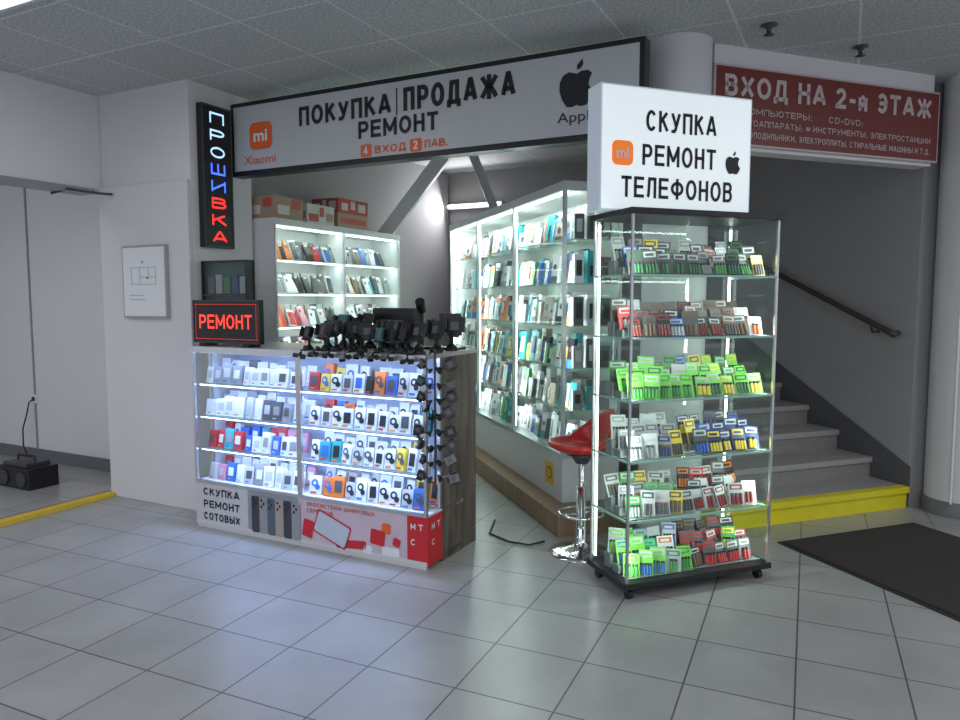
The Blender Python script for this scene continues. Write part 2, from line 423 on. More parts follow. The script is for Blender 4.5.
# ------------------------------------------------------------------ red stair sign
e = empty('stair_entrance_sign', SG, SA)
REDS = mat('sign_red_brown', (0.18, 0.026, 0.022), 0.4)
PINK = mat('sign_pale_print', (0.56, 0.48, 0.46), 0.5)
mb = MB(); mb.box(0.0, 1.82, 0.0, 0.028, 2.42, 2.88, PINK); mb.box(0.012, 1.808, -0.004, 0, 2.432, 2.868, REDS); mb.build('board', e)
def rt(n, s, a0, a1, z0, z1, th=0.15):
    letters(n, s, e, ((a0+a1)/2, -0.007, (z0+z1)/2), X, Z, a1-a0, z1-z0, PINK, th)
rt('line_1', 'ВХОД НА 2-й ЭТАЖ', 0.07, 1.74, 2.70, 2.825, 0.2)
rt('line_2', '# КОМПЬЮТЕРЫ;     СD-DVD;', 0.13, 1.15, 2.605, 2.642)
rt('line_3', '# ФОТОАППАРАТЫ: # ИНСТРУМЕНТЫ, ЭЛЕКТРОСТАНЦИИ', 0.10, 1.74, 2.537, 2.573)
rt('line_4', 'ХОЛОДИЛЬНИКИ, ЭЛЕКТРОПЛИТЫ, СТИРАЛЬНЫЕ МАШИНЫ И Т.Д.', 0.22, 1.74, 2.467, 2.503)

# ------------------------------------------------------------------ LED ticker sign
e = empty('led_ticker_sign', K(-2.045, 0.33, 0), KA)
mb = MB(); mb.box(0.0, 0.05, 0, 0.27, 1.87, 2.86, BLACK)
for (y0, y1, z0, z1) in ((0, .27, 1.87, 1.885), (0, .27, 2.845, 2.86), (0, .012, 1.87, 2.86), (.258, .27, 1.87, 2.86)):
    mb.box(0.05, 0.056, y0, y1, z0, z1, DARK)
mb.build('case', e, 0.004)
LW = mat('led_cyan_white', (0.5, 0.8, 1), emit=1.1, ecol=(0.45, 0.75, 1)); LBL = mat('led_blue', (0.02, 0.06, 1), emit=2.2, ecol=(0.05, 0.12, 1)); LR = mat('led_red', (1, 0.02, 0.02), emit=1.5, ecol=(1, 0.03, 0.03))
for i, (ch, mt) in enumerate(zip('ПРОШИВКА', [LW, LW, LW, LBL, LBL, LR, LR, LR])):
    letters('char_%d' % i, ch, e, (0.053, 0.135, 2.775-i*0.118), Y, Z, 0.13, 0.076, mt, 0.17)

# ------------------------------------------------------------------ evacuation plan frame
e = empty('framed_evacuation_plan', K(-2.48, 0.235, 1.63), KA); mb = MB()
mb.box(-0.23, 0.23, -0.028, 0, -0.26, 0.26, mat('frame_grey', (0.35, 0.36, 0.38), 0.4))
mb.box(-0.215, 0.215, -0.032, -0.028, -0.245, 0.245, WHITEP)
LN = mat('plan_line', (0.4, 0.42, 0.45), 0.6)
for (x0, x1, z0, z1) in [(-.13,.13,.10,.104),(-.13,.13,-.02,-.016),(-.13,-.126,-.02,.10),(.126,.13,-.02,.10),(-.04,-.036,-.02,.10),(.05,.054,.03,.10),(-.04,.13,.03,.034),(-.15,.0,-.10,-.095),(-.15,.02,-.13,-.125),(-.02,.0,.13,.15)]:
    mb.box(x0, x1, -0.034, -0.032, z0, z1, LN)
mb.box(0.03, 0.05, -0.034, -0.032, 0.02, 0.035, mat('plan_green', (0.1, 0.3, 0.15))); mb.build('frame', e)

e = empty('wall_socket', K(-4.72, 0.738, 0.58), KA); mb = MB(); mb.box(-.04, .04, -.012, 0, -.04, .04, WHITEP); mb.tube([(0, -.012, 0), (0, -.02, 0)], 0.022, DARK, 12); mb.build('plate', e, 0.003)
e = empty('power_cord', K(-4.72, 0.70, 0.55), KA); mb = MB()
mb.tube([(0, 0.01, 0.02), (0, -.02, 0), (-.02, -.03, -.1), (-.08, -.04, -.25), (-.05, -.06, -.4), (0.1, -.1, -.53), (0.4, -.3, -.54), (0.6, -.42, -.54)], 0.007, BLACK, 6); mb.build('cord', e)
e = empty('portable_tool_case', K(-3.88, 0.14, 0), KA); mb = MB()
mb.box(-0.2, 0.22, -.12, .12, 0.0, 0.17, BLACK); mb.box(-0.15, 0.15, -.10, .10, 0.17, 0.2, DARK)
mb.tube([(-.12, 0, .19), (-.1, 0, .24), (.1, 0, .24), (.12, 0, .19)], 0.012, BLACK, 8)
mb.tube([(-.11, -.121, .08), (-.11, -.13, .08)], 0.06, DARK, 16); mb.tube([(.12, -.121, .08), (.12, -.13, .08)], 0.06, DARK, 16)
mb.build('case', e, 0.012)

# ------------------------------------------------------------------ counter
e = empty('glass_display_counter', B, KA)
WOODC = wood_mat('dark_wood_laminate', (0.075, 0.055, 0.045), (0.19, 0.15, 0.125))
CL = -1.79; CT = 1.20
mb = MB()
mb.box(CL, 0, 0.0, 0.59, CT-0.022, CT, mat('counter_top', (0.42, 0.40, 0.39), 0.35))
mb.box(CL, 0, 0.0, 0.4, 0.02, 0.045, WHITE)
mb.box(CL+.01, -0.01, 0.004, 0.025, 0.0, 0.31, WHITE)
mb.box(CL, -0.0, 0.02, 0.42, 0.29, 0.31, WHITE)
mb.box(CL+.02, -0.02, 0.40, 0.415, 0.31, CT-.022, mat('counter_back_panel', (0.60, 0.66, 0.80), 0.5))
mb.box(CL, CL+0.02, 0.16, 0.59, 0, CT-.022, WHITE)
mb.build('carcass', e)
mb = MB(); mb.box(-0.02, 0.0, 0.17, 0.59, 0, CT-.0225, WOODC); mb.box(CL+.02, -0.02, 0.575, 0.59, 0, CT-.0225, WOODC); mb.build('wood_side', e)
mb = MB()
for a in (CL, -0.917, -0.898, -0.018):
    mb.box(a, a+0.018, 0.0, 0.018, 0.31, CT-.022, ALU)
mb.box(-0.018, 0, 0.15, 0.168, 0.31, CT-.022, ALU); mb.box(CL, CL+.018, 0.14, 0.158, 0.31, CT-.022, ALU)
mb.box(CL, 0, -0.002, 0.016, CT-.04, CT-.0, ALU); mb.box(CL, 0, -0.002, 0.016, 0.30, 0.318, ALU)
mb.build('frame', e)
mb = MB(); mb.poly([(CL+.018, 0.008, .318), (-0.018, 0.008, .318), (-0.018, 0.008, CT-.04), (CL+.018, 0.008, CT-.04)], GLASS)
mb.poly([(-0.009, 0.018, .318), (-0.009, 0.15, .318), (-0.009, 0.15, CT-.04), (-0.009, 0.018, CT-.04)], GLASS); mb.build('glass_front', e)
LV = [0.31, 0.525, 0.74, 0.955]
mb = MB(); ml = MB()
for z in LV[1:]:
    for a0, a1 in ((CL+.02, -.92), (-.895, -.02)):
        mb.poly([(a0, .03, z), (a1, .03, z), (a1, .4, z), (a0, .4, z)], GLASS_S)
        mb.box(a0, a1, .024, .030, z-.004, z+.003, GEDGE)
mb.build('glass_shelves', e)
for z in LV[1:]+[CT-.03]:
    ml.box(CL+.03, -.93, .035, .043, z-.014, z-.006, LED_B); ml.box(-.89, -.03, .035, .043, z-.014, z-.006, LED_B)
    area('led_light', e, (-0.88, 0.05, z-0.018), (0, 0.30, -1), X, 1.65, 0.02, 4.6, (0.40, 0.52, 1.0))
ml.build('led_strips', e)
# posters
mb = MB()
PW = mat('poster_white', (0.60, 0.60, 0.64), 0.4); PG = mat('poster_grey', (0.30, 0.33, 0.38), 0.4, noise=0.25, nscale=4); PB = mat('poster_lilac', (0.62, 0.50, 0.58), 0.4, noise=0.2, nscale=5)
pb = 0.002
mb.box(CL, -1.33, pb, .004, .02, .298, PW); mb.box(-1.33, -.915, pb, .004, .02, .298, PG)
mb.box(-.9, -.13, pb, .004, .02, .298, PB); mb.box(-.13, 0, pb, .004, .02, .298, RED)
mb.box(0, .003, pb, .165, .02, .298, RED)
PHC = [mat('phone_silver', (0.35, 0.36, 0.38), 0.3, 0.3), mat('phone_dark', (0.05, 0.05, 0.06), 0.3), mat('phone_gold', (0.42, 0.36, 0.32), 0.3), mat('phone_blue', (0.10, 0.13, 0.18), 0.3)]
for i in range(6):
    c = (-1.29+i*0.066+.028, -.001-.0004*i, .15)
    rrect(mb, c, .068, .235, .014, X, Z, PHC[[1, 0, 3, 2, 1, 0][i]])
    for k in range(3): mb.disc((c[0]-.014+.018*(k % 2), -.0035, .245-.020*k), .009, X, Z, BLACK)
for (x, z, w, h, mt, an) in [(-.66, .14, .26, .15, RED, .35), (-.66, .14, .24, .13, mat('tilt_phone', (0.55, 0.62, 0.72)), .35), (-.52, .07, .22, .05, RED, -.1), (-.33, .14, .10, .09, RED, .1), (-.24, .07, .12, .05, WHITEP, 0), (-.84, .12, .08, .11, RED, .2), (-.40,.06,.06,.05,WHITEP,.1), (-.27,.20,.06,.06,ORANGE,0), (-.20,.13,.05,.05,RED,.3)]:
    U_ = Vector((math.cos(an), 0, -math.sin(an))); V_ = Vector((math.sin(an), 0, math.cos(an)))
    rrect(mb, (x, -.001-.0006*(1 if w == .24 else 0), z), w, h, .012, U_, V_, mt)
mb.build('posters', e)
for i, s in enumerate(['СКУПКА', 'РЕМОНТ', 'СОТОВЫХ']):
    letters('poster_text_%d' % i, s, e, (-1.56, 0, .245-i*.082), X, Z, .32, .05, TXT_BK, 0.21)
RW = mat('poster_red_text', (0.55, 0.10, 0.10), 0.5)
letters('poster_text_eco', 'ЭКОСИСТЕМА ЦИФРОВЫХ', e, (-.60, 0, .272), X, Z, .50, .025, RW, 0.18)
letters('poster_text_eco_b', 'СЕРВИСОВ', e, (-.75, 0, .232), X, Z, .20, .025, RW, 0.18)
for i, (ch, x, z) in enumerate([('М', -.09, .24), ('Т', -.04, .24), ('С', -.09, .15), ('М', .06, .24), ('Т', .12, .24), ('С', .06, .15)]):
    if x < 0: letters('mark_%d' % i, ch, e, (x, 0, z), X, Z, .032, .035, WHITEP, 0.18)
    else: letters('mark_%d' % i, ch, e, (.006, x, z), Y, Z, .032, .035, WHITEP, 0.18)

cols = {n: mat('pack_'+n, c, 0.4) for n, c in dict(black=(.015, .015, .02), blue=(.03, .13, .5), teal=(.03, .3, .34), red=(.5, .03, .035), orange=(.7, .18, .03), green=(.06, .30, .07), yellow=(.7, .52, .06), pink=(.6, .25, .33), grey=(.26, .27, .29), lgrey=(.46, .48, .5), brown=(.15, .08, .05), white=(.68, .70, .74), lime=(.18, .58, .07), beige=(.45, .38, .3), navy=(.02, .04, .14), dgrey=(.08, .08, .09), dgreen=(.03, .14, .05), dred=(.25, .03, .03)).items()}
e = empty('boxed_earphones', B, KA); mb = MB()
def leanbox(mb, x, y, z, w, h, d, mt, lean, yaw=0.0):
    M = Matrix.Translation((x, y, z)) @ Matrix.Rotation(yaw, 4, 'Z') @ Matrix.Rotation(-lean, 4, 'X')
    mb.box(-w/2, w/2, 0, d, 0.0, h, mt, M); return M
R = random
for li, z in enumerate(LV):
    for a0, a1, sec in ((CL+.035, -.93, 0), (-.885, -.03, 1)):
        for row, yb in enumerate((0.07, 0.2)):
            x = a0+.045
            while x < a1-.04:
                w = R.uniform(.062, .082); h = R.uniform(.10, .135)+.02*row
                wc = cols['white']
                if sec == 0 and li == 1 and R.random() < .75: wc = cols[R.choice(['red', 'teal', 'blue', 'white', 'pink', 'red'])]
                elif sec == 0 and li == 0 and R.random() < .35: wc = cols[R.choice(['red', 'pink', 'blue'])]
                elif sec == 1 and R.random() < .34: wc = cols[R.choice(['blue', 'teal', 'black', 'orange', 'lgrey', 'yellow', 'red', 'lgrey', 'beige'])]
                elif sec == 0 and R.random() < .25: wc = cols[R.choice(['lgrey', 'grey', 'dgrey', 'lgrey'])]
                M = leanbox(mb, x, yb, z+.003, w, h, .03, wc, 0.18, R.uniform(-.25, .25))
                if sec == 1:
                    k = cols[R.choice(['black', 'black', 'dgrey', 'black', 'blue', 'dgrey'])]
                    if R.random() < .7:
                        mb.disc((-.006, -.002, h*.62), .023, X, Z, k, 14, M); mb.disc((-.006, -.003, h*.62), .011, X, Z, wc, 10, M)
                        mb.disc((.014, -.003, h*.40), .017, X, Z, k, 12, M)
                    else:
                        mb.box(-w*.3, w*.3, -.004, 0, h*.25, h*.8, k, M)
                    mb.box(-w*.4, w*.1, -.002, 0, h*.06, h*.15, cols[R.choice(['red', 'orange', 'grey', 'blue'])], M)
                else:
                    mb.box(-w*.3, w*.3, -.002, 0, h*.3, h*.75, cols[R.choice(['lgrey', 'white', 'grey', 'dgrey', 'lgrey'])], M)
                    mb.box(-w*.35, w*.0, -.002, 0, h*.1, h*.16, cols[R.choice(['grey', 'red', 'lgrey', 'blue'])], M)
                x += w+R.uniform(.004, .016)
mb.build('boxes', e)

# car phone mounts
e = empty('car_phone_mounts', B, KA); mb = MB()
def mount(mb, M, c=BLACK, s=1.0):
    M = M @ Matrix.Scale(s, 4)
    mb.lathe([(0.0, 0.0), (.032, 0.0), (.034, .008), (.024, .02), (.012, .035), (0, .037)], BLACK, n=14, M=M)
    mb.tube([(0, 0, .03), (0.0, 0, .07), (.02, -.01, .10)], [.011, .010, .010], c, 8, M)
    mb.lathe([(0, -.014), (.010, -.010), (.014, 0), (.010, .010), (0, .014)], BLACK, (.022, -.012, .107), 10, M)
    N = M @ Matrix.Translation((.022, -.03, .118)) @ Matrix.Rotation(-.3, 4, 'X')
    mb.box(-.034, .034, -.010, .012, -.042, .047, c, N)
    mb.box(-.050, -.034, -.030, .006, -.028, .038, BLACK, N); mb.box(.034, .050, -.030, .006, -.028, .038, BLACK, N)
    mb.box(-.022, .022, -.030, 0, -.054, -.042, BLACK, N)
    mb.box(-.02, .02, -.0115, -.010, -.02, .02, mat('grip_pad', (.12, .12, .13), .5), N)
mc = [BLACK, DARK, DARK, BLACK, mat('mount_teal', (.03, .16, .18), .4), mat('mount_grey', (.2, .2, .22), .4), BLACK, mat('mount_brown', (.12, .07, .06), .4), BLACK]
for i in range(9):
    for r in range(3):
        if r == 1 and R.random() < .25: continue
        mount(mb, Matrix.Translation((-.84+i*.096+R.uniform(-.02, .02), .07+r*.16+R.uniform(-.02, .02), CT)) @ Matrix.Rotation(R.uniform(-1.2, 1.2), 4, 'Z'), R.choice(mc), R.uniform(.75, 1.1)*(1+.12*r))
for i in range(8):   # clipped over the front edge
    M = Matrix.Translation((-.84+i*.105+R.uniform(-.02, .02), .01, CT+.012)) @ Matrix.Rotation(1.75+R.uniform(-.2, .2), 4, 'X') @ Matrix.Rotation(R.uniform(-.5, .5), 4, 'Z')
    mount(mb, M, R.choice(mc), R.uniform(.5, .65))
mb.build('mounts_on_counter', e)
mb = MB()
mb.box(-.30, -.05, .42, .56, CT, CT+.015, BLACK); 
mb.box(-.66, -.36, .44, .56, CT+.10, CT+.25, BLACK); mb.box(-.60, -.42, .44, .54, CT, CT+.10, DARK)
mb.tube([(-.3, .45, CT), (-.3, .45, CT+.26)], .012, BLACK, 8); mb.tube([(-.3, .45, CT+.24), (-.27, .38, CT+.29)], .03, BLACK, 10)
mb.tube([(-.12, .50, CT), (-.12, .50, CT+.19)], .012, BLACK, 8); mb.box(-.19, -.06, .47, .52, CT+.13, CT+.22, DARK)
mb.build('black_cradle', e, 0.006)
mb = MB()
mb.tube([(.045, .02, .46), (.045, .02, CT+.03)], .006, DARK, 8); mb.tube([(.045, .02, CT+.03), (-.03, .1, CT+.03), (-.03, .1, CT)], .006, DARK, 8)
mb.tube([(.0, .02, .50), (.045, .02, .50)], .006, DARK, 8)
for i in range(8):
    for sd in (-1, 1):
        z = .52+i*.085
        M = Matrix.Translation((.045+sd*.012, .02 + (0.01 if sd > 0 else -.02), z)) @ Matrix.Rotation(sd*1.1+R.uniform(-.4, .4), 4, 'Y') @ Matrix.Rotation(R.uniform(-.7, .5), 4, 'X')
        mount(mb, M, R.choice(mc), R.uniform(.55, .75)*(.85 if sd < 0 else 1))
mb.build('mounts_hanging', e)

# LED window sign
e = empty('led_window_sign', K(-1.54, 0.06, CT), KA); mb = MB()
mb.box(-.29, .29, 0, .04, .02, .30, BLACK); mb.box(-.29, .29, -.004, 0, .02, .032, DARK); mb.box(-.29, .29, -.004, 0, .288, .30, DARK)
mb.box(-.29, -.278, -.004, 0, .02, .3, DARK); mb.box(.278, .29, -.004, 0, .02, .3, DARK)
mb.box(-.22, -.16, -.02, .08, 0, .02, BLACK); mb.box(.16, .22, -.02, .08, 0, .02, BLACK)
LRD = mat('led_red_dots', (1, .05, .03), emit=1.5, ecol=(1, .05, .03))
for i in range(40):
    x = -.265+.53*i/39
    for z in (.048, .272): mb.box(x-.0015, x+.0015, -.003, 0, z-.0015, z+.0015, LRD)
for i in range(18):
    z = .05+.22*i/17
    for x in (-.265, .265): mb.box(x-.0015, x+.0015, -.003, 0, z-.0015, z+.0015, LRD)
mb.build('case', e)
letters('led_text', 'РЕМОНТ', e, (0, -.003, .16), X, Z, .46, .09, LRD, 0.14)
e = empty('phone_case_display_box', K(-1.80, 0.30, CT), KA); mb = MB()
mb.box(-.21, .21, .06, .08, 0, .57, BLACK); mb.box(-.21, -.2, 0, .08, 0, .57, BLACK); mb.box(.2, .21, 0, .08, 0, .57, BLACK); mb.box(-.21, .21, 0, .08, .56, .57, BLACK)
mb.box(-.21, .21, 0, .08, .33, .34, DARK); mb.box(-.21, .21, 0, .08, 0, .02, BLACK)
mb.box(-.2, .2, .055, .06, .34, .56, mat('dark_green_lining', (.03, .06, .045), .4))
for i in range(5):
    mb.box(-.18+i*.075, -.12+i*.075, .03, .045, .345, .46+.015*(i % 2), [cols['dgrey'], cols['grey'], cols['dgreen'], cols['navy'], cols['grey']][i])
mb.poly([(-.2, .004, .02), (.2, .004, .02), (.2, .004, .56), (-.2, .004, .56)], GLASS)
mb.build('box', e)

# ------------------------------------------------------------------ cabinet 1
e = empty('display_cabinet', K(-2.18, 0.86, 0), KA)
W1, L1, H1 = 0.33, 1.70, 2.12
mb = MB()
mb.box(0, .018, 0, L1, 0, H1, WHITE); mb.box(0, W1, 0, .018, 0, H1, WHITE); mb.box(0, W1, L1-.018, L1, 0, H1, WHITE)
mb.box(0, W1+.01, -.005, L1+.005, H1-.05, H1, WHITE); mb.box(0, W1, 0, L1, 0, .5, WHITE); mb.box(0, W1, L1/2-.01, L1/2+.01, .5, H1-.05, WHITE)
mb.build('carcass', e)
mb = MB(); ml = MB(); mg = MB()
c1z = [.5, .77, 1.03, 1.29, 1.55, 1.81]
for z in c1z[1:]:
    mb.poly([(.02, .02, z), (W1-.02, .02, z), (W1-.02, L1-.02, z), (.02, L1-.02, z)], GLASS_S); mb.box(W1-.022, W1-.014, .02, L1-.02, z-.004, z+.004, WHITEP)
for z in c1z[3:]+[H1-.05]:
    ml.box(W1-.034, W1-.024, .03, L1-.03, z-.016, z-.006, LED_W)
    area('led_light', e, (W1-.04, L1/2, z-.02), (-.5, 0, -1), Y, L1-.06, .02, 2.2, (.88, 1, .94))
mg.poly([(W1-.004, .02, .5), (W1-.004, L1-.02, .5), (W1-.004, L1-.02, H1-.05), (W1-.004, .02, H1-.05)], GLASS)
for y in (0, L1/2-.009, L1-.018): mb.box(W1-.003, W1+.008, y, y+.018, .5, H1-.05, ALU)
mb.build('shelves', e); ml.build('led_strips', e); mg.build('glass_doors', e)
e = empty('phone_case_packs', K(-2.18, 0.86, 0), KA); mb = MB()
for z in c1z[1:]:
    y = .06
    while y < L1-.06:
        c = cols[R.choice(['dgrey', 'grey', 'lgrey', 'white', 'beige', 'black', 'brown', 'dgrey', 'blue', 'navy', 'lgrey', 'grey', 'teal'] if y > .6 else ['dgrey', 'white', 'pink', 'grey', 'orange', 'dgrey', 'black', 'red', 'yellow'])]
        M = Matrix.Translation((W1-.09+R.uniform(-.015, .015), y, z+.002)) @ Matrix.Rotation(-.35+R.uniform(-.1, .1), 4, 'Y') @ Matrix.Rotation(R.uniform(-.2, .2), 4, 'X')
        hh = R.uniform(.13, .18)
        mb.box(-.012, .0, -.036, .036, 0, hh, cols['white'] if R.random() < .35 else c, M)
        mb.box(0, .003, -.030, .030, .012, hh-.02, c, M); mb.box(0, .003, -.014, .014, hh-.015, hh-.004, cols['white'], M)
        mb.box(.003, .005, -.022, -.004, hh-.055, hh-.03, cols['black'], M)
        M2 = Matrix.Translation((.12, y, z+.002)) @ Matrix.Rotation(-.15, 4, 'Y'); mb.box(0, .02, -.034, .034, 0, .17, cols[R.choice(['lgrey', 'lgrey', 'grey', 'beige', 'dgrey'])], M2)
        y += R.uniform(.066, .086)
mb.build('packs', e)

def kbox(name, a, b, z, w, d, h, base, accs, yaw=0.0):
    e = empty(name, K(a, b, z), KA+yaw); mb = MB(); mb.box(-w/2, w/2, -d/2, d/2, 0, h, base); mb.box(-w/2-.002, w/2+.002, -d/2-.002, d/2+.002, h*.72, h+.002, base)
    for (x0, x1, z0, z1, mt) in accs:
        mb.box(-w/2+w*x0, -w/2+w*x1, -d/2-.004, -d/2-.002, h*z0, h*z1, mt)
        mb.box(w/2+.002, w/2+.004, -d/2+d*x0, -d/2+d*x1, h*z0, h*z1, mt)
    mb.build('carton', e); return e
CARD = mat('cardboard', (.40, .29, .21), .8, noise=.1); PRT = mat('carton_print_red', (.5, .09, .07), .6); CW = mat('carton_white', (.66, .62, .58), .6, noise=.15, nscale=20)
kbox('cardboard_box', -2.0, 1.04, H1+.001, .28, .32, .17, CARD, [(.1, .5, .2, .6, CW), (.6, .9, .5, .9, PRT)])
kbox('cardboard_box', -2.0, 1.42, H1+.001, .28, .34, .15, CW, [(.05, .4, .1, .5, PRT), (.45, .6, .4, .9, PRT), (.7, .95, .2, .6, CARD)])
kbox('cardboard_box', -2.0, 1.86, H1+.001, .28, .44, .12, CARD, [(.1, .9, .3, .7, PRT)])
kbox('cardboard_box', -2.0, 1.86, H1+.125, .28, .42, .12, PRT, [(.1, .3, .2, .7, CW), (.4, .55, .3, .9, CW), (.65, .9, .2, .8, CW)])

# ------------------------------------------------------------------ wooden platform + cabinet 2
CA = 17.0
E = Vector((0.551, 4.75, 0))
e = empty('wooden_platform', E, CA); mb = MB()
PLY = wood_mat('plywood_edge', (.24, .15, .09), (.34, .23, .14))
mb.box(-.14, .62, -.26, 3.1, 0, .139, PLY); mb.build('deck', e, .004)
e = empty('display_cabinet', E, CA)
W2, L2, Z0, H2 = .42, 2.94, .14, 2.27
mb = MB()
mb.box(0, W2, 0, L2, Z0, .46, WHITE); mb.box(W2-.018, W2, 0, L2, .46, H2, mat('cabinet_back_white', (.6, .64, .62), .5))
mb.box(-.012, W2, -.012, L2, H2-.06, H2, WHITE); mb.box(0, W2-.02, L2-.018, L2, .46, H2-.06, WHITE)
mb.box(-.008, W2-.0, -.008, L2, .445, .47, ALU)
mb.build('carcass', e)
mb = MB()
for y in (0, .97, 1.95, L2-.024):
    mb.box(-.006, .018, y, y+.024, .47, H2-.06, ALU)
mb.box(W2-.024, W2+.002, -.002, .022, .47, H2-.06, ALU)
mb.build('frame', e)
mg = MB(); mg.poly([(.004, .024, .47), (.004, L2-.024, .47), (.004, L2-.024, H2-.06), (.004, .024, H2-.06)], GLASS)
mg.poly([(.02, .006, .47), (W2-.03, .006, .47), (W2-.03, .006, H2-.06), (.02, .006, H2-.06)], GLASS); mg.build('glass_doors', e)
c2z = [.47, .755, 1.04, 1.325, 1.61, 1.90]
mb = MB(); ml = MB()
for z in c2z[1:]:
    mb.poly([(.03, .03, z), (W2-.03, .03, z), (W2-.03, L2-.03, z), (.03, L2-.03, z)], GLASS_S); mb.box(.022, .03, .03, L2-.03, z-.004, z+.004, GEDGE)
    mb.box(.03, W2-.03, .022, .03, z-.004, z+.004, GEDGE)
mb.build('shelves', e)
for y in (.035, .985, 1.965, L2-.05):
    ml.box(.02, .032, y, y+.012, .50, H2-.09, LED_W)
ml.box(.03, .042, .03, L2-.03, H2-.075, H2-.062, LED_W)
ml.build('led_strips', e)
for y in (.49, 1.46, 2.45):
    area('led_light', e, (.045, y, H2-.08), (.25, 0, -1), Y, .9, .03, 5, (.88, 1, .94))
for y in (.05, 1.0, 1.98):
    area('led_light', e, (.04, y, 1.35), (1, .75, 0), Z, 1.6, .02, 5, (.88, 1, .94))
for y in (.96, 1.94, L2-.06):
    area('led_light', e, (.04, y, 1.35), (1, -.75, 0), Z, 1.6, .02, 5, (.88, 1, .94))
mb = MB(); rrect(mb, (-.002, .22, .30), .16, .16, .02, Y, Z, mat('sticker_yellow', (.8, .5, .02), .4)); mb.disc((-.004, .22, .30), .045, Y, Z, cols['black'], 16); mb.disc((-.005, .22, .30), .034, Y, Z, mat('sticker_yellow', (.8, .5, .02)), 16)
mb.build('warning_sticker', e)
e = empty('accessory_boxes', E, CA); mb = MB()
for li, z in enumerate(c2z):
    y = .07
    while y < L2-.12:
        w = R.uniform(.055, .105); h = R.uniform(.13, .22)
        rr = R.random()
        base = cols['white'] if rr < .45 else cols[R.choice(['lgrey', 'grey', 'dgrey', 'teal', 'green', 'blue', 'orange', 'beige', 'black', 'lgrey', 'teal'])]
        if li == 2 and R.random() < .55: base = cols[R.choice(['green', 'teal', 'orange', 'black', 'teal', 'yellow'])]
        if li == 1 and R.random() < .35: base = cols[R.choice(['orange', 'lgrey', 'dgrey', 'red', 'beige'])]
        M = Matrix.Translation((.08+R.uniform(-.01, .03), y+w/2, z+.002)) @ Matrix.Rotation(.14, 4, 'Y') @ Matrix.Rotation(R.uniform(-.3, .3), 4, 'Z')
        mb.box(0, .03, -w/2, w/2, 0, h, base, M)
        ac = cols[R.choice(['black', 'teal', 'grey', 'dgrey', 'blue', 'orange', 'green', 'dgrey', 'black'])]
        q = R.random()
        if q < .45: mb.box(-.003, 0, -w*.24, w*.24, h*.22, h*.82, ac, M); mb.box(-.005, -.003, -w*.18, w*.18, h*.28, h*.76, cols[R.choice(['lgrey', 'white', 'navy', 'grey'])], M)
        elif q < .8: mb.box(-.002, 0, -w*.5, w*.5, h*.0, h*.28, ac, M); mb.disc((-.003, 0, h*.6), w*.25, Y, Z, cols['dgrey'], 12, M)
        else: mb.box(-.002, 0, -w*.5, w*.5, h*.75, h, ac, M); mb.box(-.002, 0, -w*.1, w*.1, h*.1, h*.65, cols['black'], M)
        M2 = Matrix.Translation((.20, y+w/2, z+.002)); mb.box(0, .05, -w*.5, w*.5, 0, h*1.08, cols[R.choice(['white', 'lgrey', 'grey', 'dgrey', 'teal', 'beige'])], M2)
        y += w+R.uniform(.002, .014)
    for x in (.12, .22, .32):
        h = R.uniform(.14, .2); mb.box(x-.035, x+.035, .03, .055, z+.002, z+h, cols[R.choice(['white', 'grey', 'dgrey', 'lgrey', 'teal'])])
        mb.box(x-.02, x+.02, .027, .03, z+.05, z+h*.8, cols[R.choice(['black', 'lgrey', 'grey'])])
mb.build('boxes', e)

# ------------------------------------------------------------------ battery display stand
F = Vector((.725, 3.47, 0))
e = empty('glass_display_stand', F, SA)
SW, SD, SH = .88, .38, 1.94
mb = MB()
mb.box(-.01, SW+.01, -.01, SD+.01, .065, .095, BLACK); mb.box(-.015, SW+.015, -.015, SD+.015, SH-.03, SH, BLACK)
for x in (.04, SW-.04):
    for y in (.04, SD-.04):
        mb.tube([(x, y-.0, .065), (x, y, .05)], .014, DARK, 8); mb.tube([(x-.013, y, .026), (x+.013, y, .026)], .0255, BLACK, 14); mb.box(x-.018, x+.018, y-.012, y+.012, .035, .06, DARK)
mb.build('base_and_top', e, .003)
mb = MB()
for (x0, y0) in ((0, SD-.018), (SW-.018, SD-.018), (0, 0), (SW-.012, 0)):
    mb.box(x0, x0+.012, y0, y0+.012, .095, SH-.03, ALU)
mb.build('posts', e)
mg = MB()
mg.poly([(.0, .003, .095), (SW, .003, .095), (SW, .003, SH-.03), (0, .003, SH-.03)], GLASS)
mg.poly([(.003, 0, .095), (.003, SD, .095), (.003, SD, SH-.03), (.003, 0, SH-.03)], GLASS)
mg.poly([(SW-.003, 0, .095), (SW-.003, SD, .095), (SW-.003, SD, SH-.03), (SW-.003, 0, SH-.03)], GLASS)
mg.poly([(.0, SD-.003, .095), (SW, SD-.003, .095), (SW, SD-.003, SH-.03), (0, SD-.003, SH-.03)], GLASS)
mg.build('glass_panes', e)
szs = [.095, .40, .70, 1.0, 1.31, 1.62]
mb = MB()
for z in szs[1:]:
    mb.poly([(.012, .01, z), (SW-.012, .01, z), (SW-.012, SD-.01, z), (.012, SD-.01, z)], GLASS_S)
    mb.box(.0, SW, .004, .012, z-.005, z+.005, GEDGE); mb.box(.004, .012, .0, SD, z-.005, z+.005, GEDGE); mb.box(SW-.012, SW-.004, .0, SD, z-.005, z+.005, GEDGE)
mb.build('shelves', e)
ml = MB()
ml.box(.018, .028, SD-.03, SD-.02, .12, SH-.05, LED_W); ml.box(SW-.028, SW-.018, SD-.03, SD-.02, .12, SH-.05, LED_W); ml.build('led_strips', e)
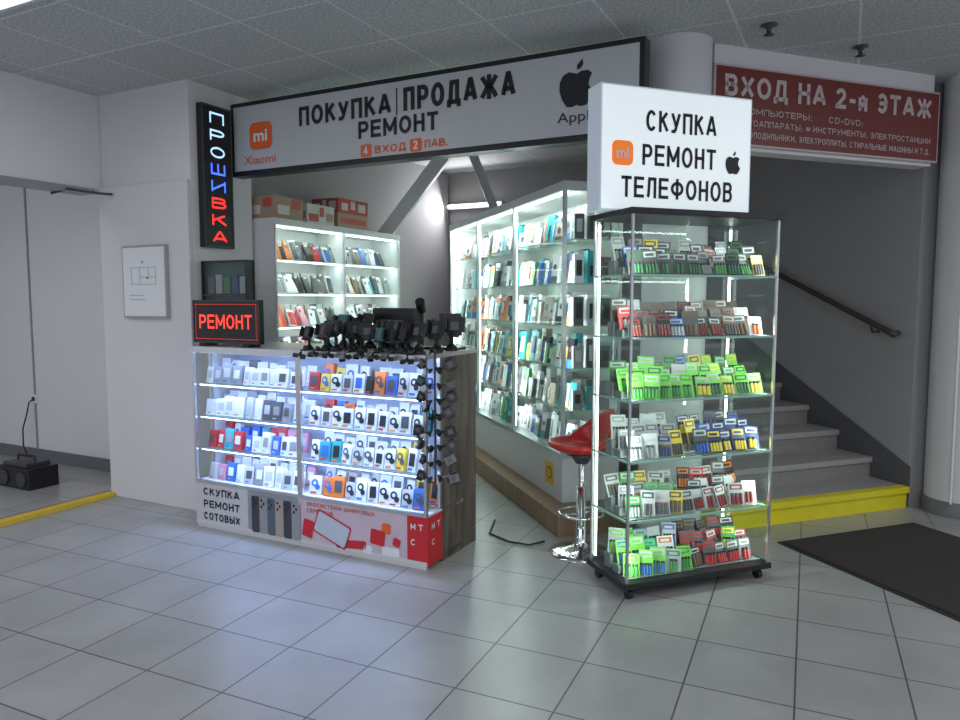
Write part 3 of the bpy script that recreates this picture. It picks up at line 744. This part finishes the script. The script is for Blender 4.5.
area('led_light', e, (.03, .02, 1.0), (.6, .8, 0), Z, 1.75, .02, 4.0, (.85, 1, .88)); area('led_light', e, (SW-.03, .02, 1.0), (-.6, .8, 0), Z, 1.75, .02, 4.0, (.85, 1, .88))
for z in szs[1:]+[SH-.03]: area('led_light', e, (SW/2, .03, z-.012), (0, .8, -1), X, SW-.1, .015, .8, (.85, 1, .88))
e = empty('battery_blister_packs', F, SA); mb = MB()
schemes = [
    ([('lime', 'green'), ('lime', 'blue'), ('teal', 'lime')], [('dgrey', 'red'), ('dred', 'dgrey'), ('black', 'brown')]),
    ([('lgrey', 'dgrey'), ('grey', 'dgrey'), ('green', 'grey')], [('lgrey', 'dred'), ('dgrey', 'lgrey'), ('black', 'orange')]),
    ([('grey', 'navy'), ('grey', 'dgrey'), ('lgrey', 'grey')], [('navy', 'yellow'), ('navy', 'dgrey'), ('dgrey', 'blue')]),
    ([('lime', 'green'), ('lime', 'dgreen'), ('green', 'dgrey')], [('lime', 'yellow'), ('lime', 'dgreen'), ('green', 'dgrey')]),
    ([('dgrey', 'brown'), ('black', 'dred'), ('dgrey', 'brown')], [('black', 'dred'), ('dgrey', 'brown'), ('brown', 'dgrey')]),
    ([('dgrey', 'dgreen'), ('black', 'green'), ('dgrey', 'grey')], [('dgrey', 'green'), ('black', 'dgreen'), ('dgrey', 'grey')]),
]
RACK = mat('rack_acrylic', (.2, .22, .22), .2)
for li, z in enumerate(szs):
    for gi, (x0, x1) in enumerate(((.03, .43), (.44, .865))):
        pal = schemes[li][gi]
        for r in range(3):
            yb = .04+.085*r+(.02 if gi else 0)*R.random(); zb = z+.006+.036*r
            mb.box(x0, x1, yb, yb+.06, z+.003, zb, RACK)
            x = x0+.045+R.uniform(-.01, .012)
            while x < x1-.03:
                card, cell = pal[r] if R.random() < .55 else R.choice(pal)
                q = R.random()
                if q < .08: card = 'lgrey'
                elif q < .16: card, cell = R.choice([('yellow', 'dgrey'), ('red', 'lgrey'), ('blue', 'lgrey'), ('green', 'yellow'), ('white', 'orange')])
                M = Matrix.Translation((x, yb+.012+R.uniform(-.008, .008), zb)) @ Matrix.Rotation(R.uniform(-.3, .3)-(.25 if gi == 0 else 0), 4, 'Z') @ Matrix.Rotation(-.32+R.uniform(-.1, .1), 4, 'X') @ Matrix.Rotation(R.uniform(-.07, .07), 4, 'Y')
                h = R.uniform(.10, .135); cw = R.uniform(.036, .044)
                mb.box(-cw, cw, .004, .0055, 0, h, cols[card], M)
                mb.box(-cw*.8, cw*.8, .002, .004, h*.70, h*.93, cols['lgrey' if R.random() < .4 else cell], M)
                mb.box(-cw*.6, cw*.5, .0005, .002, h*.75, h*.86, cols[card], M)
                nc = R.choice([4, 4, 4, 3, 2])
                for k in range(nc):
                    cx = (-(nc-1)/2+k)*(1.7*cw/max(nc, 3))
                    rr = .7*cw/max(nc, 3)
                    mb.tube([(cx, 0, .006), (cx, 0, .052)], rr, cols[cell], 6, M); mb.tube([(cx, 0, .052), (cx, 0, .064)], rr, cols['brown' if cell in ('dgrey', 'brown', 'navy', 'dred') else 'black'], 6, M)
                x += .080+R.uniform(-.004, .008)
mb.build('packs', e)

# lightbox sign on the stand
e = empty('lightbox_sign', Vector((.585, 3.58, 0)), SA)
LBX = mat('lightbox_face', (.8, .84, .86), .4, emit=0.50, ecol=(.86, .97, 1.0))
z0, z1, lw = SH+.002, 2.55, .90
mb = MB(); mb.box(0, lw, 0, .13, z0, z1, mat('lightbox_side', (.55, .6, .64), .4, emit=.2, ecol=(.7, .85, 1))); mb.box(.008, lw-.008, -.003, 0, z0+.008, z1-.008, LBX); mb.build('box', e, .004)
H = z1-z0
def lt(n, s, f0, f1, t0, t1):
    letters(n, s, e, (lw*(f0+f1)/2, -.006, z1-H*(t0+t1)/2), X, Z, lw*(f1-f0), H*(t1-t0), TXT_BK, .16)
lt('text_1', 'СКУПКА', .28, .75, .18, .35); lt('text_2', 'РЕМОНТ', .26, .75, .455, .625); lt('text_3', 'ТЕЛЕФОНОВ', .13, .87, .72, .89)
ORE = mat('logo_orange_lit', (.9, .2, .03), emit=.4, ecol=(1, .25, .03))
mb = MB(); rrect(mb, (lw*.135, -.006, z1-H*.54), .12, .12, .03, X, Z, ORE); apple(mb, (lw*.87, -.006, z1-H*.55), .12, X, Z, TXT_BK); mb.build('logos', e)
text_on('text_mi', 'mi', e, (lw*.135, -.009, z1-H*.54), X, Z, .07, .05, WHITEP, .03)

# ------------------------------------------------------------------ bar stool
e = empty('bar_stool', Vector((.60, 4.19, 0)), 200); mb = MB()
mb.lathe([(0, 0), (.19, 0), (.19, .008), (.15, .02), (.06, .04), (.03, .07), (.028, .40), (.0, .40)], CHROME, n=32)
mb.lathe([(.018, .38), (.018, .62)], CHROME, n=16); mb.lathe([(.035, .54), (.06, .58), (.10, .60), (0, .60)], DARK, n=20)
rp = [(.13*math.cos(t*math.pi/12), .13*math.sin(t*math.pi/12), .24) for t in range(25)]
mb.tube(rp, .009, CHROME, 8, caps=False); mb.tube([(.02, 0, .24), (.13, 0, .24)], .008, CHROME, 8); mb.tube([(-.02, 0, .24), (-.13, 0, .24)], .008, CHROME, 8)
mb.build('pedestal', e)
REDL = mat('stool_red_leather', (.5, .02, .02), .28)
vs = []; fs = []; NR, NT = 8, 32
def sz(r, t):
    back = max(0, math.cos(t-math.pi))
    return .615+.03*r**2+(.02+.19*back**1.5)*max(0, (r-.6)/.4)**1.5
for i in range(NR+1):
    r = i/NR
    for k in range(NT):
        t = 2*math.pi*k/NT
        vs.append((.20*r*math.cos(t), .20*r*math.sin(t), sz(r, t)))
for i in range(NR):
    for k in range(NT):
        k2 = (k+1) % NT; fs.append((i*NT+k, i*NT+k2, (i+1)*NT+k2, (i+1)*NT+k))
mb = MB(); mb.add(vs, fs, REDL, None, True); so = mb.build('seat', e)
sd = so.modifiers.new('s', 'SOLIDIFY'); sd.thickness = .035; sd.offset = -0.2
sb_ = so.modifiers.new('b', 'SUBSURF'); sb_.levels = 1; sb_.render_levels = 1

# ------------------------------------------------------------------ behind kiosk
def beam(p, q, w, mt, name):
    p = Vector(p); q = Vector(q); d = q-p; L = d.length
    z = d.normalized(); x = Vector((0, 1, 0)).cross(z).normalized(); y = z.cross(x)
    M = Matrix((x, y, z)).transposed().to_4x4(); M.translation = p
    mb = MB(); mb.box(-w/2, w/2, -w/2, w/2, 0, L, mt); o = mb.build(name); o.matrix_world = M; return o
BM = mat('beam_paint', (.55, .54, .55), .6)
beam((-1.0, 7.15, 2.05), (-.28, 7.15, 2.99), .13, BM, 'sloped_beam'); beam((.16, 6.9, 2.30), (-.12, 6.9, 2.99), .08, BM, 'sloped_beam')
e = empty('fluorescent_lamp', K(-2.10, 4.29, 2.60), KA); mb = MB()
mb.box(-.16, .55, -.05, 0, -.03, .03, WHITE); mb.tube([(-.15, -.07, 0), (.53, -.07, 0)], .014, mat('tube_glow', (1, 1, 1), emit=6, ecol=(.95, .97, 1)), 10); mb.build('fixture', e)
area('tube_light', e, (.2, -.12, 0), (0, -1, -.3), X, .7, .05, 14, (.95, .97, 1))
mb = MB(); mb.tube([(.40, 4.36, .01), (.30, 4.30, .008), (.18, 4.36, .008), (.06, 4.52, .008), (.10, 4.8, .008)], .006, BLACK, 6); mb.build('floor_cable')

# ------------------------------------------------------------------ ceiling fixtures
def clight(x, y, w, d, ang, en, lit=2.0, col=(.95, .96, 1)):
    e = empty('ceiling_light', (x, y, CH), ang); mb = MB()
    mb.box(-w/2, w/2, -d/2, d/2, -.03, -.001, WHITE); mb.box(-w/2+.03, w/2-.03, -d/2+.03, d/2-.03, -.034, -.03, mat('diffuser_lit', (.9, .9, 1), emit=lit, ecol=(.9, .93, 1))); mb.build('panel', e)
    area('panel_lamp', e, (0, 0, -.05), (0, 0, -1), X, w-.06, d-.06, en, col)
clight(-2.2, 3.54, .8, .3, KA, 8, 1.0)
clight(-1.8, 0.6, 1.2, .6, KA, 42, col=(.84, .88, 1))
clight(1.6, 0.2, 1.2, .6, KA, 40)
clight(0.2, -2.2, 1.2, .6, KA, 40)
clight(4.2, 2.6, 1.2, .6, KA, 24)
clight(-4.9, 3.6, 1.2, .6, KA, 30)  # added lamp out of view, put in to brighten the entry walls
def sprinkler(x, y):
    mb = MB(); mb.lathe([(0, 0), (.04, 0), (.045, -.006), (.02, -.012), (.012, -.03), (.012, -.05), (.03, -.055), (0, -.058)], DARK, (0, 0, 0), 16); o = mb.build('fire_sprinkler'); o.location = (x, y, CH)
sprinkler(1.58, 4.08); sprinkler(2.26, 4.42)

# ------------------------------------------------------------------ world + camera
w = bpy.data.worlds.new('World'); sc.world = w; w.use_nodes = True
w.node_tree.nodes['Background'].inputs[0].default_value = (.78, .84, .95, 1); w.node_tree.nodes['Background'].inputs[1].default_value = .85
cam = bpy.data.cameras.new('camera'); co = bpy.data.objects.new('camera', cam); sc.collection.objects.link(co)
cam.sensor_width = 36; cam.lens = 36*721/960; cam.clip_start = .05
co.location = (0, 0, 1.5); co.rotation_euler = ((90-4.76)*D2R, 0, 0)
sc.camera = co
